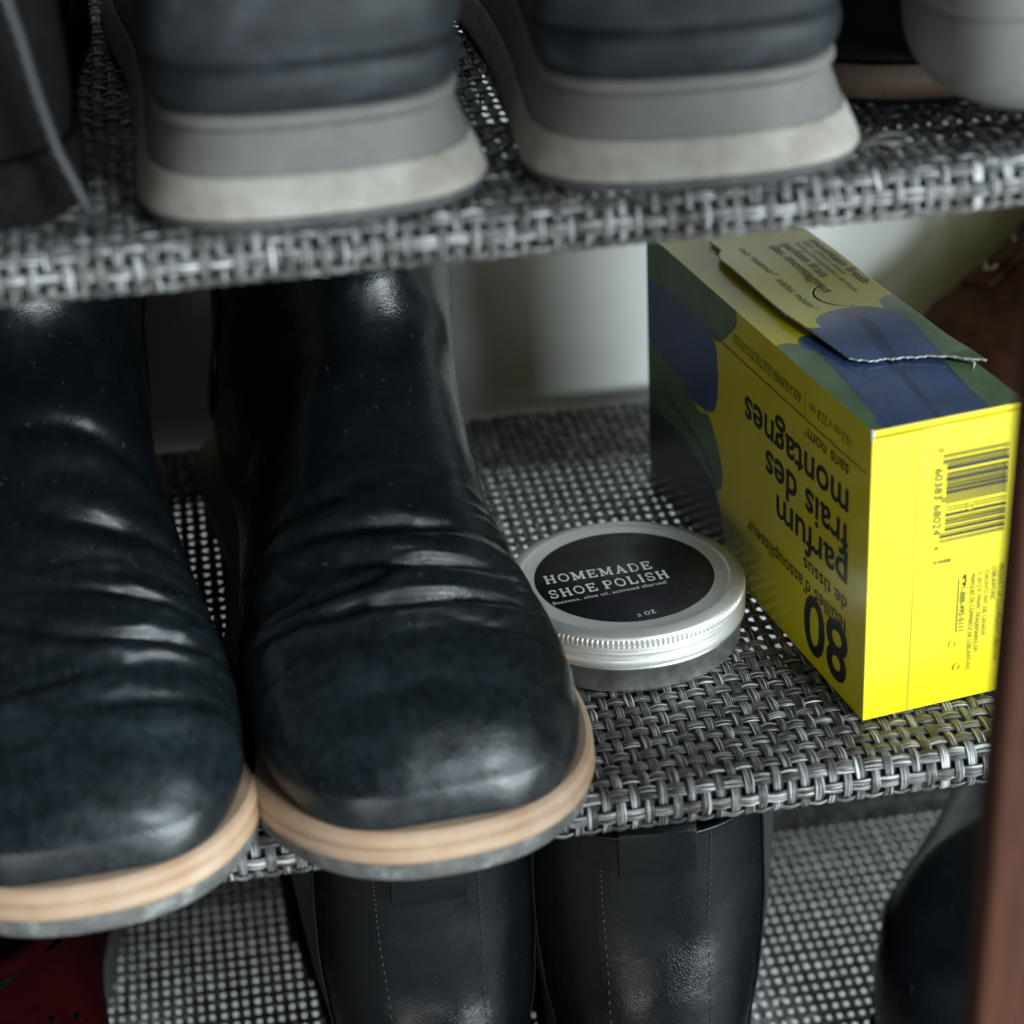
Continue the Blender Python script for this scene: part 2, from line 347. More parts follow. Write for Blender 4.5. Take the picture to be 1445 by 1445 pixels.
# hand drawn slab serif letters: unit cap height, list of (polyline, width) + serif bars
def slab(ch):
    T = .21; s = .13                      # stem and serif thickness
    def ser(x, y, w=.34): return [[(x - w / 2, y), (x + w / 2, y)], s]
    def arc(cx, cy, rx, ry, a0, a1, n=16): return [(cx + rx * math.cos(R(a0 + (a1 - a0) * i / n)), cy + ry * math.sin(R(a0 + (a1 - a0) * i / n))) for i in range(n + 1)]
    b, t = s / 2, 1 - s / 2
    if ch == 'H': return [[[(.2, 0), (.2, 1)], T], [[(.8, 0), (.8, 1)], T], [[(.2, .5), (.8, .5)], s], ser(.2, b), ser(.2, t), ser(.8, b), ser(.8, t)], 1.0
    if ch == 'O': return [[arc(.5, .5, .40, .43, 0, 360, 32), .145]], 1.0
    if ch == 'M': return [[[(.2, 0), (.2, 1)], s * 1.1], [[(1.0, 0), (1.0, 1)], T], [[(.2, .98), (.6, .1)], T * .95], [[(.6, .1), (1.0, .98)], s], ser(.2, b), ser(.14, t, .3), ser(1.0, b), ser(1.06, t, .3)], 1.2
    if ch == 'E': return [[[(.2, 0), (.2, 1)], T], [[(.06, t), (.8, t)], s], [[(.06, b), (.82, b)], s], [[(.2, .5), (.62, .5)], s], [[(.78, .72), (.78, 1)], s], [[(.8, 0), (.8, .3)], s], [[(.6, .37), (.6, .63)], s * .9]], .88
    if ch == 'A': return [[[(.2, .03), (.53, 1)], s], [[(.5, 1), (.87, .03)], T], [[(.3, .33), (.75, .33)], s], ser(.18, b, .32), ser(.86, b, .36)], 1.03
    if ch == 'D': return [[[(.2, 0), (.2, 1)], T], [[(.06, t), (.45, t)] + arc(.45, .5, .42, .45, 90, -90) + [(.06, b)], .12]], .98
    if ch == 'S': return [[arc(.42, .74, .27, .21, 20, 200, 14) + arc(.42, .27, .29, .22, 110, -160, 18)[1:], .13], [[(.70, .66), (.70, .96)], s * .8], [[(.10, .05), (.10, .36)], s * .8]], .82
    if ch == 'P': return [[[(.2, 0), (.2, 1)], T], [[(.06, t), (.48, t)] + arc(.48, .70, .28, .25, 90, -90) + [(.2, .45)], .115], ser(.2, b, .4)], .84
    if ch == 'L': return [[[(.2, 0), (.2, 1)], T], ser(.2, t), [[(.06, b), (.76, b)], s], [[(.74, 0), (.74, .32)], s]], .84
    if ch == 'I': return [[[(.2, 0), (.2, 1)], T], ser(.2, b), ser(.2, t)], .4
    if ch == 'Z': return [[[(.1, t), (.72, t)], s], [[(.68, .95), (.12, .05)], T * .8], [[(.08, b), (.76, b)], s], [[(.12, .72), (.12, 1)], s * .8], [[(.74, 0), (.74, .3)], s * .8]], .84
    if ch == '2': return [[arc(.38, .52, .24, .20, 160, -10, 12) + [(.12, .06)], .12], [[(.08, b), (.66, b)], .12], [[(.64, 0), (.64, .2)], .08]], .72
    return [], .45
def slab_text(txt, gap=.16):
    V = []; F = []; x = 0; lay = 0
    for ch in txt:
        st, adv = slab(ch)
        for pl, wd in st:
            p = np.array(pl, float); n = len(p)
            t = np.gradient(p, axis=0); t /= np.linalg.norm(t, axis=1)[:, None] + 1e-9; nn = np.stack([-t[:, 1], t[:, 0]], 1) * wd / 2
            o = len(V); lay = (lay + 1) % 9
            for q, z in ((p + nn, 0), (p - nn, 0)): V += [(x + a_, b_, lay * .0006) for a_, b_ in q]
            F += [[o + i, o + n + i, o + n + i + 1, o + i + 1] for i in range(n - 1)]
        x += adv + (gap if ch != ' ' else 0)
    return np.array(V), F, x - gap
def font_mesh(txt, offset=0.0, spacing=1.0):
    c = bpy.data.curves.new('t', 'FONT'); c.body = txt; c.offset = offset; c.space_character = spacing; c.size = 1; c.resolution_u = 4
    o = bpy.data.objects.new('t', c); C.objects.link(o)
    me = o.to_mesh(); V = np.array([v.co[:] for v in me.vertices]); F = [list(p.vertices) for p in me.polygons]
    o.to_mesh_clear(); bpy.data.objects.remove(o); bpy.data.curves.remove(c)
    return V, F
CAP = .727
def place_text(V, F, org, U, W, length, cap, capunit, parent, mat, lift=.012, name='lettering'):
    """text plane: origin at baseline start, U along, W up (unit vectors), cap height in cm, total length in cm"""
    x0, x1 = V[:, 0].min(), V[:, 0].max(); n = np.cross(U, W)
    P = np.array(org) + np.outer((V[:, 0] - x0) * length / (x1 - x0), U) + np.outer(V[:, 1] * cap / capunit, W) + np.outer(V[:, 2] + lift, n)
    return mesh_np(name, P, F, mat, parent, smooth=False)
U0 = np.array([math.cos(R(10.5)), math.sin(R(10.5)), 0])
def tin_xy(x, y): return (x - TX, y - TY, 1.915)
for txt, a0, a1, cap in (('HOMEMADE', (3.42, 7.84), (6.50, 8.02), .46), ('SHOE POLISH', (3.42, 7.0), (6.86, 7.42), .46), ('2 OZ', (5.56, 5.50), (6.08, 5.60), .19)):
    V, F, L = slab_text(txt, .2); d = np.array([a1[0] - a0[0], a1[1] - a0[1], 0]); ln = np.linalg.norm(d); d /= ln
    place_text(V, F, tin_xy(*a0), d, np.cross([0, 0, 1], d), ln, cap, 1.0, lab, M['ink_white'], .003)
V, F = font_mesh('Beeswax, olive oil, activated charcoal', .004, 1.08); d = np.array([3.3, .47, 0]); ln = np.linalg.norm(d); d /= ln
place_text(V, F, tin_xy(3.42, 6.66), d, np.cross([0, 0, 1], d), ln, .165, CAP, lab, M['ink_white'], .003)

# ------------------------------------------------------------------ yellow carton of dryer sheets
W_, D_, H_ = 4.33, 15.1, 8.57
ang = .1696
box = empty('dryer_sheet_carton', (10.863, 1.973, .02), ang, label='bright yellow carton of fabric softener sheets with black lettering and a torn top flap', cat='carton')
def inpoly(P, poly):
    x, y = P[:, 0], P[:, 1]; r = np.zeros(len(P), bool); n = len(poly)
    for i in range(n):
        (x1, y1), (x2, y2) = poly[i], poly[(i + 1) % n]
        c = ((y1 > y) != (y2 > y)) & (x < (x2 - x1) * (y - y1) / (y2 - y1 + 1e-12) + x1); r ^= c
    return r
def smooth_poly(poly, n=6):
    P = np.array(poly, float); N = len(P); out = []
    for i in range(N):
        p0, p1, p2, p3 = P[i - 1], P[i], P[(i + 1) % N], P[(i + 2) % N]
        for t in np.arange(n) / n: out.append(.5 * ((2 * p1) + (-p0 + p2) * t + (2 * p0 - 5 * p1 + 4 * p2 - p3) * t * t + (-p0 + 3 * p1 - 3 * p2 + p3) * t ** 3))
    return out
def printed(name, nu, nv, fn, a0, a1, b0, b1, art, parent, keep=None, lift=None, flip=False):
    """grid panel over parameters (a,b); art = list of (polygon, material index)"""
    ua = np.linspace(a0, a1, nu); ub = np.linspace(b0, b1, nv); A, B = np.meshgrid(ua, ub, indexing='ij')
    V = fn(A.ravel(), B.ravel()); F = grid_faces(nu, nv)
    ca = (A[:-1, :-1] + A[1:, 1:]).ravel() / 2; cb = (B[:-1, :-1] + B[1:, 1:]).ravel() / 2
    nz = np.array([noise.noise((x * 9, y * 9, 0)) for x, y in zip(ca, cb)]) if art else np.zeros(len(ca)); P = np.stack([ca + nz * .03, cb + nz * .03], 1)
    mi = np.zeros(len(P), int)
    for poly, k in art: mi[inpoly(P, poly)] = k
    if keep is not None:
        kk = keep(ca, cb); F = F[kk]; mi = mi[kk]
    if flip: F = F[:, ::-1]
    return mesh_np(name, V, F, PM, parent, midx=mi)
PM = [M['yellow'], M['blue'], M['green'], M['bluefold'], M['greenfold'], M['navy'], M['card']]
# art on the top (x across, s depth)
blue_top = smooth_poly([(.35, -.3), (1.8, -.3), (3.2, -.3), (3.45, 2), (3.75, 4), (3.98, 5.6), (3.75, 6.6), (3.2, 7.1), (2.5, 7.15), (1.9, 6.95), (1.55, 6.5), (1.5, 6.1), (1.0, 6.15), (.68, 5.8), (.72, 5.2), (.95, 4.9), (.72, 3), (.5, 1.2)])
top_art = [([(0, -1), (0, 5.75), (.35, 5.85), (.95, 5.5), (1.2, 5), (1.2, -1)], 2), (smooth_poly([(3.0, -.5), (3.2, 3), (3.7, 6.6), (3.95, 7.35), (4.3, 7.5), (4.8, 7.3), (4.8, 3), (4.8, -.5)]), 2), (blue_top, 1),
           (smooth_poly([(1.75, -.3), (1.93, -.3), (2.45, 3.0), (2.9, 5.2), (3.0, 6.1), (2.8, 6.3), (2.62, 5.9), (2.35, 4.6), (2.15, 2.5)]), 3), ([(.42, -.3), (.5, -.3), (1.0, 5.0), (.9, 5.1)], 3), ([(3.13, -.3), (3.2, -.3), (3.98, 5.6), (3.9, 5.7)], 3)]
def tear(x): return np.interp(x, [0, 1.25, 1.5, 1.8, 2.6, 3.4, 3.7, 4.4, 4.8], [4.9, 4.35, 3.95, 3.75, 3.55, 3.3, 3.05, 2.2, 1.7]) + .05 * np.sin(x * 3.1) + .03 * np.sin(x * 11.7 + 1) + .02 * np.sin(x * 31)
def left_edge(s): return 1.0 + .35 * np.clip((s - 11.6) / .9, 0, 1) ** 2 + .35 * np.clip((7.4 - s) / 3.2, 0, 1)
def topz(x, s): return H_ - .10 * np.sin(np.pi * np.clip(x / W_, 0, 1)) * np.sin(np.pi * s / D_)
rough = .035
bodyp = printed('top_panel', 110, 330, lambda a_, b_: np.stack([a_, b_, topz(a_, b_)], 1), .0, W_, .012, D_, top_art, box,
                keep=lambda a_, b_: ~((a_ > left_edge(b_) + .25) & (b_ > tear(a_) + .12) & (b_ < 13.2)))
def flapz(a_, b_):
    e = np.clip(1 - (a_ - 1.0) / 1.6, 0, 1); f = np.clip(1 - (b_ - 3.1) / 3.0, 0, 1)
    return H_ + .07 + .09 * e ** 1.5 * np.sin(np.pi * np.clip((b_ - 3) / 11, 0, 1)) ** .5 + .13 * f ** 2 * np.clip((a_ - 2.6) / 1.7, 0, 1.2) + .02 * np.sin(b_ * 1.3)
def thumb(a_, b_):       # thin crescent of the thumb notch
    d = np.hypot((a_ - 3.3) / .95, (b_ - 8.15) / .92); return (np.abs(d - 1) < .045) & (a_ < 3.05)
flap = printed('lid_flap', 130, 300, lambda a_, b_: np.stack([a_, b_, flapz(a_, b_)], 1), .95, W_ + .08, 1.9, 13.4, top_art, box,
               keep=lambda a_, b_: (a_ > left_edge(b_)) & (b_ > tear(a_)) & ~thumb(a_, b_))
md = flap.modifiers.new('card', 'SOLIDIFY'); md.thickness = .05 * S; md.offset = -1; md.material_offset_rim = 6
# torn grey fibres along the tear
V, F = join([tube([(x, tear(x) + .02, flapz(x, tear(x)) - .01) for x in np.linspace(1.3, W_ + .1, 40)], [.010 + .012 * abs(math.sin(k * 2.1)) * (1 if k > 14 else .4) for k in range(40)], 5), tube([(3.9, 2.95, H_ + .04), (4.1, 2.7, H_ + .1), (4.2, 2.45, H_ + .06), (4.05, 2.25, H_ + .03)], [.03, .05, .04, .01], 5)])
mesh_np('torn_edge', V, F, M['card'], box)
V = [(0.03, .03, H_ - .45), (W_ - .03, .03, H_ - .45), (W_ - .03, D_ - .03, H_ - .45), (.03, D_ - .03, H_ - .45)]
mesh_np('inner_panel', V, [[0, 1, 2, 3]], M['card'], box, smooth=False)
# left side (s depth, t height)
def sidebow(s_, t_): return -.07 * np.sin(np.pi * s_ / D_) * np.sin(np.pi * np.clip(t_ / H_, 0, 1))
side_art = [(smooth_poly([(9.6, 9.2), (16, 9.2), (16, 6.2), (11.5, 6.6), (10, 7.0), (9.2, 7.35), (8.55, 7.9), (8.3, 8.3), (8.6, 8.9)]), 2),
            ([(9.05, -.5), (9.1, 1.0), (9.4, 1.9), (9.75, 2.4), (12, 4), (16, 5), (16, -.5)], 5),
            (smooth_poly([(16, 6.9), (11.5, 7.3), (9.9, 7.1), (9.55, 6.4), (9.5, 5.5), (9.75, 4.9), (10.25, 4.65), (11.5, 4.5), (16, 4.5)]), 1),
            (smooth_poly([(16, 4.9), (13.8, 4.9), (12.3, 4.8), (10.9, 4.4), (10.2, 4.55), (9.6, 4.0), (9.2, 3.3), (9.25, 2.6), (9.65, 2.3), (10.1, 2.45), (12, 2.9), (16, 3.0)]), 2),
            (smooth_poly([(9.9, 2.6), (11, 3.2), (13.5, 3.75), (13.5, 3.85), (11, 3.4), (9.8, 2.75)]), 5)]
side = printed('side_panel', 300, 180, lambda s_, t_: np.stack([sidebow(s_, t_), s_, t_], 1), .012, D_, 0.0, H_, side_art, box, flip=True)
end = printed('end_panel', 44, 88, lambda u_, t_: np.stack([u_, -.05 * np.sin(np.pi * u_ / W_) * np.sin(np.pi * t_ / H_), t_], 1), .012, W_ - .012, .0, H_ - .012, [], box)
printed('side_panel', 60, 30, lambda s_, t_: np.stack([W_ + 0 * s_, s_, t_], 1), .03, D_ - .03, 0.03, H_ - .03, [], box)
printed('end_panel', 20, 30, lambda u_, t_: np.stack([u_, D_ + 0 * u_, t_], 1), .03, W_ - .03, .03, H_ - .03, [], box)
mesh_np('bottom_panel', [(0.03, 0.03, 0), (W_ - .03, .03, 0), (W_ - .03, D_ - .03, 0), (.03, D_ - .03, 0)], [[3, 2, 1, 0]], M['yellow'], box, smooth=False)
def rod(name, pts, r, mat): return mesh_np(name, *tube(pts, r, 8), mat, box)
er = .02                                          # rounded folded edges of the card
for pts in ([(er, er, 0.02), (er, er, H_ - er)], [(W_ - er, er, .02), (W_ - er, er, H_ - er)], [(er, er, H_ - er), (W_ - er, er, H_ - er)]):
    rod('folded_edge', pts, er, M['edge'])
rod('folded_edge', [(0, .1, H_ - .01), (-.01, -.0, H_ + .005), (0.0, -.02, H_ - .06), (0, -.01, H_ - .26)], [.03, .055, .06, .035], M['card'])['label'] = 'scuffed grey corner of the carton'
EX, EY, EZ = np.array([1., 0, 0]), np.array([0, 1., 0]), np.array([0, 0, 1.])
def font_on(panel, txt, org, U, Wv, length, cap, bold=.0, lift=.014, mat=None, conform=None):
    V, F = font_mesh(txt, bold); o = place_text(V, F, org, U, Wv, length, cap, CAP, panel, mat or M['ink'], lift)
    if conform:
        for v in o.data.vertices:
            p = v.co / S; conform(p); v.co = p * S
    return o
def cside(p): p.x += float(sidebow(p.y, p.z))
def side_text(txt, s0, s1, base, cap, bold): return font_on(side, txt, (0, s0, base), EY, -EZ, s1 - s0, cap, bold, conform=cside)
side_text('80', .95, 3.6, 2.16, 1.86, .016)
side_text("feuilles d'assouplisseur", 1.07, 7.4, 2.50, .47, .005)
side_text('de tissus', 1.07, 3.65, 3.16, .47, .005)
side_text('parfum', 1.1, 5.4, 4.22, 1.0, .016)
side_text('frais des', 1.1, 6.15, 5.30, 1.0, .016)
side_text('montagnes', 1.14, 7.6, 6.33, 1.0, .016)
side_text('sans nom', 1.2, 3.58, 7.06, .42, .005)
side_text('®', 3.63, 3.78, 6.9, .14, .0)
side_text('16,2 cm x 22,8 cm', 1.12, 3.55, 7.86, .30, -.002)
side_text("AIDE À ÉLIMINER L'ÉLECTRICITÉ STATIQUE", 4.05, 8.5, 7.86, .30, .0)
def flat(name, pts, parent, mat, conform=None):
    o = mesh_np(name, pts, [list(range(len(pts)))], mat, parent, smooth=False); return o
def side_line(pts, wd):
    p = np.array(pts, float); V = []; n = 24; q = np.linspace(0, 1, n)[:, None]; c = p[0] + (p[1] - p[0]) * q; d = (p[1] - p[0]) / np.linalg.norm(p[1] - p[0]); nn = np.array([-d[1], d[0]]) * wd / 2
    V = [(-.014 + float(sidebow(a_, b_)), a_, b_) for a_, b_ in np.concatenate([c + nn, c - nn])]
    mesh_np('printed_rule', V, [[i, i + 1, n + i + 1, n + i] for i in range(n - 1)], M['ink'], side, smooth=False)
side_line([(.28, 7.26), (10.0, 7.26)], .028); side_line([(3.8, 7.26), (3.8, 8.1)], .022)
# end panel: bar code, digits, small print (x across, z up); everything runs downwards
def end_text(txt, t0, t1, u, cap, bold): return font_on(end, txt, (u, -.05, t0), -EZ, EX, t0 - t1, cap, bold)
Lc = {'0': '0001101', '1': '0011001', '2': '0010011', '3': '0111101', '4': '0100011', '5': '0110001', '6': '0101111', '7': '0111011', '8': '0110111', '9': '0001011'}
bits = '101' + ''.join(Lc[d_] for d_ in '060383') + '01010' + ''.join(''.join('1' if q == '0' else '0' for q in Lc[d_]) for d_ in '680244') + '101'
t_top, t_bot = 7.52, 4.98; mod_ = (t_top - t_bot) / len(bits); i = 0
bars = []
while i < len(bits):
    if bits[i] == '1':
        j = i
        while j < len(bits) and bits[j] == '1': j += 1
        u0 = 2.0 if (i < 10 or i > 84 or 44 < i < 51) else 2.14
        z1, z0 = t_top - i * mod_, t_top - j * mod_ + .004
        o_ = len(bars) * 4; bars.append([(u0, -.062, z0), (3.88, -.062, z0), (3.88, -.062, z1), (u0, -.062, z1)]); i = j
    else: i += 1
mesh_np('bar_code', [p for b_ in bars for p in b_], [[4 * k, 4 * k + 1, 4 * k + 2, 4 * k + 3] for k in range(len(bars))], M['ink'], end, smooth=False)
end_text('0', 7.72, 7.62, 1.86, .17, 0); end_text('60383', 7.16, 6.28, 1.80, .23, -.006); end_text('68024', 6.12, 5.24, 1.80, .23, -.006); end_text('4', 4.90, 4.80, 1.84, .17, 0)
font_on(end, '018488', (1.85, -.05, 4.36), EX, EZ, .52, .12, 0)
end_text('1-888-495-5111', 3.50, 2.17, 2.70, .17, -.002)
end_text('MARQUES DE COMMERCE DE LOBLAWS INC.', 3.84, .86, 3.00, .135, -.004)
end_text('© 2012 ® TM/MC TRADEMARKS OF/', 3.87, 1.38, 3.20, .135, -.004)
end_text('TORONTO M4T 2S8, CANADA', 3.90, 1.87, 3.41, .135, -.004)
end_text('LOBLAWS INC.', 3.93, 2.88, 3.62, .135, .002)
end_text('PRODUCT OF U.S.A./PRODUIT DES E.-U.A.', 3.96, .97, 3.83, .135, .002)
flat('printed_rule', [(2.63, -.062, 2.15), (2.65, -.062, 2.15), (2.65, -.062, 3.80), (2.63, -.062, 3.80)], end, M['ink'])
V = []; F = []
for k in range(13):                                 # telephone receiver: thick curved bar with two ends
    a_ = R(-60 + 120 * k / 12); r0, r1 = .13, .165 + (.05 if k in (0, 1, 2, 10, 11, 12) else 0); r0 -= (.05 if k in (0, 1, 2, 10, 11, 12) else 0)
    for r_ in (r0, r1): V.append((2.70 + r_ * math.cos(a_), -.064, 3.70 + r_ * math.sin(a_)))
F = [[2 * k, 2 * k + 1, 2 * k + 3, 2 * k + 2] for k in range(12)]
mesh_np('telephone_symbol', V, F, M['ink'], end, smooth=False)
M['seam'] = plain('card_seam', (.30, .25, .02), .7)
flat('seam', [(1.31, -.052, .02), (1.328, -.052, .02), (1.30, -.052, H_ - .2), (1.285, -.052, H_ - .2)], end, M['seam'])
mesh_np('fold_crease', *tube([(.08, -.03, H_ - .2), (2.1, -.085, H_ - .19), (W_ - .08, -.03, H_ - .17)], .03, 6), M['yellow'], end)
for uu, tt in ((2.55, 1.8), (2.72, 1.05), (2.85, 5.9)):
    mesh_np('embossed_dot', *tube([(uu + .10 * math.cos(k * .5236), -.05, tt + .10 * math.sin(k * .5236)) for k in range(12)], .018, 5, closed=True), M['yellow'], end)
# top lettering on the flap, reading towards the camera
def ctop(p): p.z = float(flapz(np.array([p.x]), np.array([p.y]))[0]) + .014
def top_text(txt, s0, s1, x, cap, bold): return font_on(flap, txt, (x, s0, H_), -EY, EX, s0 - s1, cap, bold, conform=ctop)
top_text('mountain fresh', 12.2, 8.6, 4.02, .34, .004); top_text('fabric softener sheets', 12.2, 9.4, 3.80, .19, 0)
top_text("feuilles d'assouplisseur de tissus", 12.2, 8.15, 3.55, .19, 0); top_text('parfum frais', 12.3, 9.45, 3.16, .34, .004)
top_text('des montagnes', 12.3, 8.4, 2.76, .34, .004); top_text('no name', 12.4, 10.25, 1.84, .29, .0); top_text('®', 10.2, 10.02, 1.98, .13, 0); top_text('sans nom', 9.75, 7.55, 1.84, .29, .0); top_text('®', 7.5, 7.32, 1.98, .13, 0)

# ------------------------------------------------------------------ boots
def resample(tab, n, dens=None):
    tab = np.array(tab, float); t = np.arange(len(tab)); x = np.linspace(0, len(tab) - 1, n) if dens is None else dens
    return interp(t, tab, x)
# columns: top y, top z, bottom y, bottom z, half width, widest position (0 top .. 1 bottom), n_top, n_bottom
CHELSEA = [
 (0.30, 1.75, .30, 1.5, .5, .6, 2.0, 2.6), (0.36, 2.15, .34, 1.5, 1.6, .7, 2.0, 3), (.60, 2.62, .6, 1.5, 2.4, .72, 2.1, 3.2), (1.05, 3.12, 1.05, 1.5, 3.0, .72, 2.1, 3.4), (1.85, 3.72, 1.85, 1.5, 3.58, .72, 2.15, 3.5),
 (3.1, 4.36, 3.1, 1.5, 4.0, .72, 2.15, 3.6), (5.0, 5.2, 5.0, 1.5, 4.12, .72, 2.15, 3.6), (6.6, 5.85, 6.6, 1.5, 4.0, .72, 2.1, 3.6), (8.2, 6.75, 8.3, 1.5, 3.75, .72, 2.05, 3.6), (9.7, 7.75, 10.3, 1.5, 3.45, .7, 2.05, 3.4),
 (10.9, 8.7, 12.8, 1.5, 3.2, .66, 2.1, 3.2), (11.8, 9.5, 15.6, 1.5, 3.05, .62, 2.1, 3.2), (12.4, 10.2, 18.6, 1.5, 3.1, .6, 2.2, 3.2), (12.75, 10.8, 21.6, 1.55, 3.2, .58, 2.2, 2.8), (12.95, 11.3, 23.7, 2.1, 3.25, .56, 2.2, 2.3),
 (13.05, 11.9, 24.35, 4.0, 3.3, .54, 2.2, 2.2), (13.1, 12.5, 24.1, 6.6, 3.7, .52, 2.2, 2.1), (13.1, 13.1, 23.5, 9.5, 4.0, .5, 2.2, 2.1), (13.05, 13.8, 23.0, 12.2, 4.15, .5, 2.2, 2.1), (13.0, 14.6, 22.9, 14.1, 4.2, .5, 2.2, 2.1), (12.95, 15.1, 22.95, 15.1, 4.2, .5, 2.2, 2.1)]
def sgnpow(c, e): return np.sign(c) * np.abs(c) ** e
class Last:
    """closed surface swept through stations; P(t, theta) -> point, t in 0..n-1"""
    def __init__(s, tab, disp=None, skew=.0, lean=0.0):
        s.lean = lean; s.tab = np.array(tab, float); s.n = len(tab); s.disp = disp; s.skew = skew
    def base(s, t, th):
        T = interp(np.arange(s.n), s.tab, t); c, sn = np.cos(th), np.sin(th)
        k = np.where(c > 0, T[:, 5] - T[:, 5] * np.abs(c) ** (2 / T[:, 6]), T[:, 5] + (1 - T[:, 5]) * np.abs(c) ** (2 / T[:, 7]))
        e = np.where(c > 0, 2 / T[:, 6], 2 / T[:, 7]); lat = T[:, 4] * sgnpow(sn, np.minimum(e, 1.0))
        y = T[:, 0] + (T[:, 2] - T[:, 0]) * k; z = T[:, 1] + (T[:, 3] - T[:, 1]) * k
        x = lat + s.skew * np.exp(-(y / 6) ** 2) * 1.0
        x = x + s.lean * np.clip((z - 3) / 6, 0, 1) * np.clip((y - 7) / 6, 0, 1)
        return np.stack([x, y, z], 1)
    def P(s, t, th, off=0.0):
        t = np.clip(t, 0, s.n - 1.0); e = .02
        p = s.base(t, th); du = s.base(np.clip(t + e, 0, s.n - 1), th) - s.base(np.clip(t - e, 0, s.n - 1), th); dv = s.base(t, th + e) - s.base(t, th - e)
        nrm = np.cross(du, dv); L = np.linalg.norm(nrm, axis=1)[:, None]; nrm = nrm / np.maximum(L, 1e-9)
        d = off + (s.disp(p, t, th) if s.disp else 0)
        return p + nrm * (np.zeros(len(p)) + d)[:, None] * s.sign
    sign = 1
def surf(L, name, ts, ths, mat, parent, wrap=False, off=0.0, thick=0, zdrop=.35):
    T, H = np.meshgrid(ts, ths, indexing='ij'); V = L.P(T.ravel(), H.ravel(), off); V[:, 2] -= zdrop * np.clip((2.3 - V[:, 2]) / .8, 0, 1); F = grid_faces(len(ts), len(ths), wrap)
    o = mesh_np(name, V, F, mat, parent)
    if thick: md_ = o.modifiers.new('thick', 'SOLIDIFY'); md_.thickness = thick * S; md_.offset = -1
    return o
def foot_outline(hw_fn, y0, y1, n=140):
    """closed outline in xy: cosine spaced; hw_fn(y) -> half width"""
    k = np.arange(n); a_ = 2 * np.pi * k / n; y = (y0 + y1) / 2 - (y1 - y0) / 2 * np.cos(a_); x = hw_fn(y) * np.sign(np.sin(a_) + 1e-12)
    return x, y
def sole_hw(y, y0, y1):
    y = np.asarray(y, float); L_ = y1 - y0; u = np.clip((y - y0) / L_, 0, 1)
    body = np.interp(u, [0, .12, .24, .34, .5, .64, .78, .9, 1], [4.25, 4.35, 4.45, 4.3, 3.55, 3.2, 3.35, 3.45, 3.4])
    body = interp(np.array([0, .12, .24, .34, .5, .64, .78, .9, 1.]), np.array([4.25, 4.36, 4.45, 4.3, 3.6, 3.2, 3.35, 3.45, 3.4]), np.clip(u, .0001, .9999))
    a_ = np.clip(1 - (y - y0) / 5.0, 0, 1); b_ = np.clip(1 - (y1 - y) / 3.6, 0, 1)
    return body * (1 - a_ ** 2.5) ** (1 / 2.35) * (1 - b_ ** 2.4) ** (1 / 2.4)
def outline_stack(name, levels, y0, y1, mat, parent, skew=0, n=160, hw=sole_hw, spring=0.0, top=True):
    """levels: (z, outset)"""
    V = []
    for z, o_ in levels:
        a_ = 2 * np.pi * np.arange(n) / n; c_ = np.cos(a_); y = (y0 + y1) / 2 - (y1 - y0) / 2 * c_; x = hw(y, y0, y1) * np.where(np.sin(a_) >= 0, 1, -1)
        k = 1 + o_ / ((y1 - y0) / 2); y2 = (y0 + y1) / 2 + (y - (y0 + y1) / 2) * k; x2 = x * (1 + o_ / 4.2)
        x2 = x2 + skew * np.exp(-(y2 / 6) ** 2); z2 = z + spring * np.clip(1 - (y - y0) / 7, 0, 1) ** 2
        V.append(np.stack([x2, y2, z2 + 0 * x2], 1))
    V = np.concatenate(V); m_ = len(levels); F = grid_faces(m_, n, True).tolist(); F.append(list(range(n))[::-1])
    if top: F.append([(m_ - 1) * n + k for k in range(n)])
    o = mesh_np(name, V, F, mat, parent); e = o.modifiers.new('split', 'EDGE_SPLIT'); e.split_angle = R(60); return o
def nz(p, sc, seed=0.0):
    return np.array([noise.noise((a_ * sc + seed, b_ * sc - seed, c_ * sc + 2 * seed)) for a_, b_, c_ in p])
def boot_disp(creases, dents, seed, amp=.05):
    def f(p, t, th):
        d = amp * nz(p, .35, seed) + .018 * nz(p, 1.3, seed + 3)
        topness = np.clip(np.cos(th) * 1.4 + .25, 0, 1)
        wob = .35 * nz(p * np.array([.35, 1, .0]), .55, seed + 9)
        for yc, A_, wd, curve, xc, xw in creases:
            q = p[:, 1] - (yc + curve * (p[:, 0] - xc) ** 2 + wob)
            f_ = np.exp(-((p[:, 0] - xc) / xw) ** 2) * np.clip((14 - p[:, 1]) / 3, 0, 1)
            d += A_ * (np.exp(-((q + wd * 1.15) / (wd * .85)) ** 2) - 1.15 * np.exp(-(q / (wd * .5)) ** 2) + .5 * np.exp(-((q - wd * 1.2) / wd) ** 2)) * f_ * topness
        zone = np.clip((p[:, 1] - 2.6) / 1.5, 0, 1) * np.clip((9.6 - p[:, 1]) / 2.5, 0, 1) * topness
        rg = 1 - np.abs(nz(p * np.array([.32, 1.5, .9]), 1.0, seed + 21)) * 3.2; rg2 = 1 - np.abs(nz(p * np.array([.8, 2.6, 1.6]), 1.0, seed + 33)) * 3.2
        d += zone * (.065 * np.clip(rg, 0, 1) ** 2 + .022 * np.clip(rg2, 0, 1) ** 2)
        for cx, cy, cz, r_, A_ in dents:
            rr = ((p[:, 0] - cx) ** 2 + (p[:, 1] - cy) ** 2 * .5 + (p[:, 2] - cz) ** 2 * 1.6) / r_ ** 2; d += A_ * np.exp(-rr)
        fade = np.clip((p[:, 2] - 1.5) / .8, 0, 1)
        return d * fade
    return f
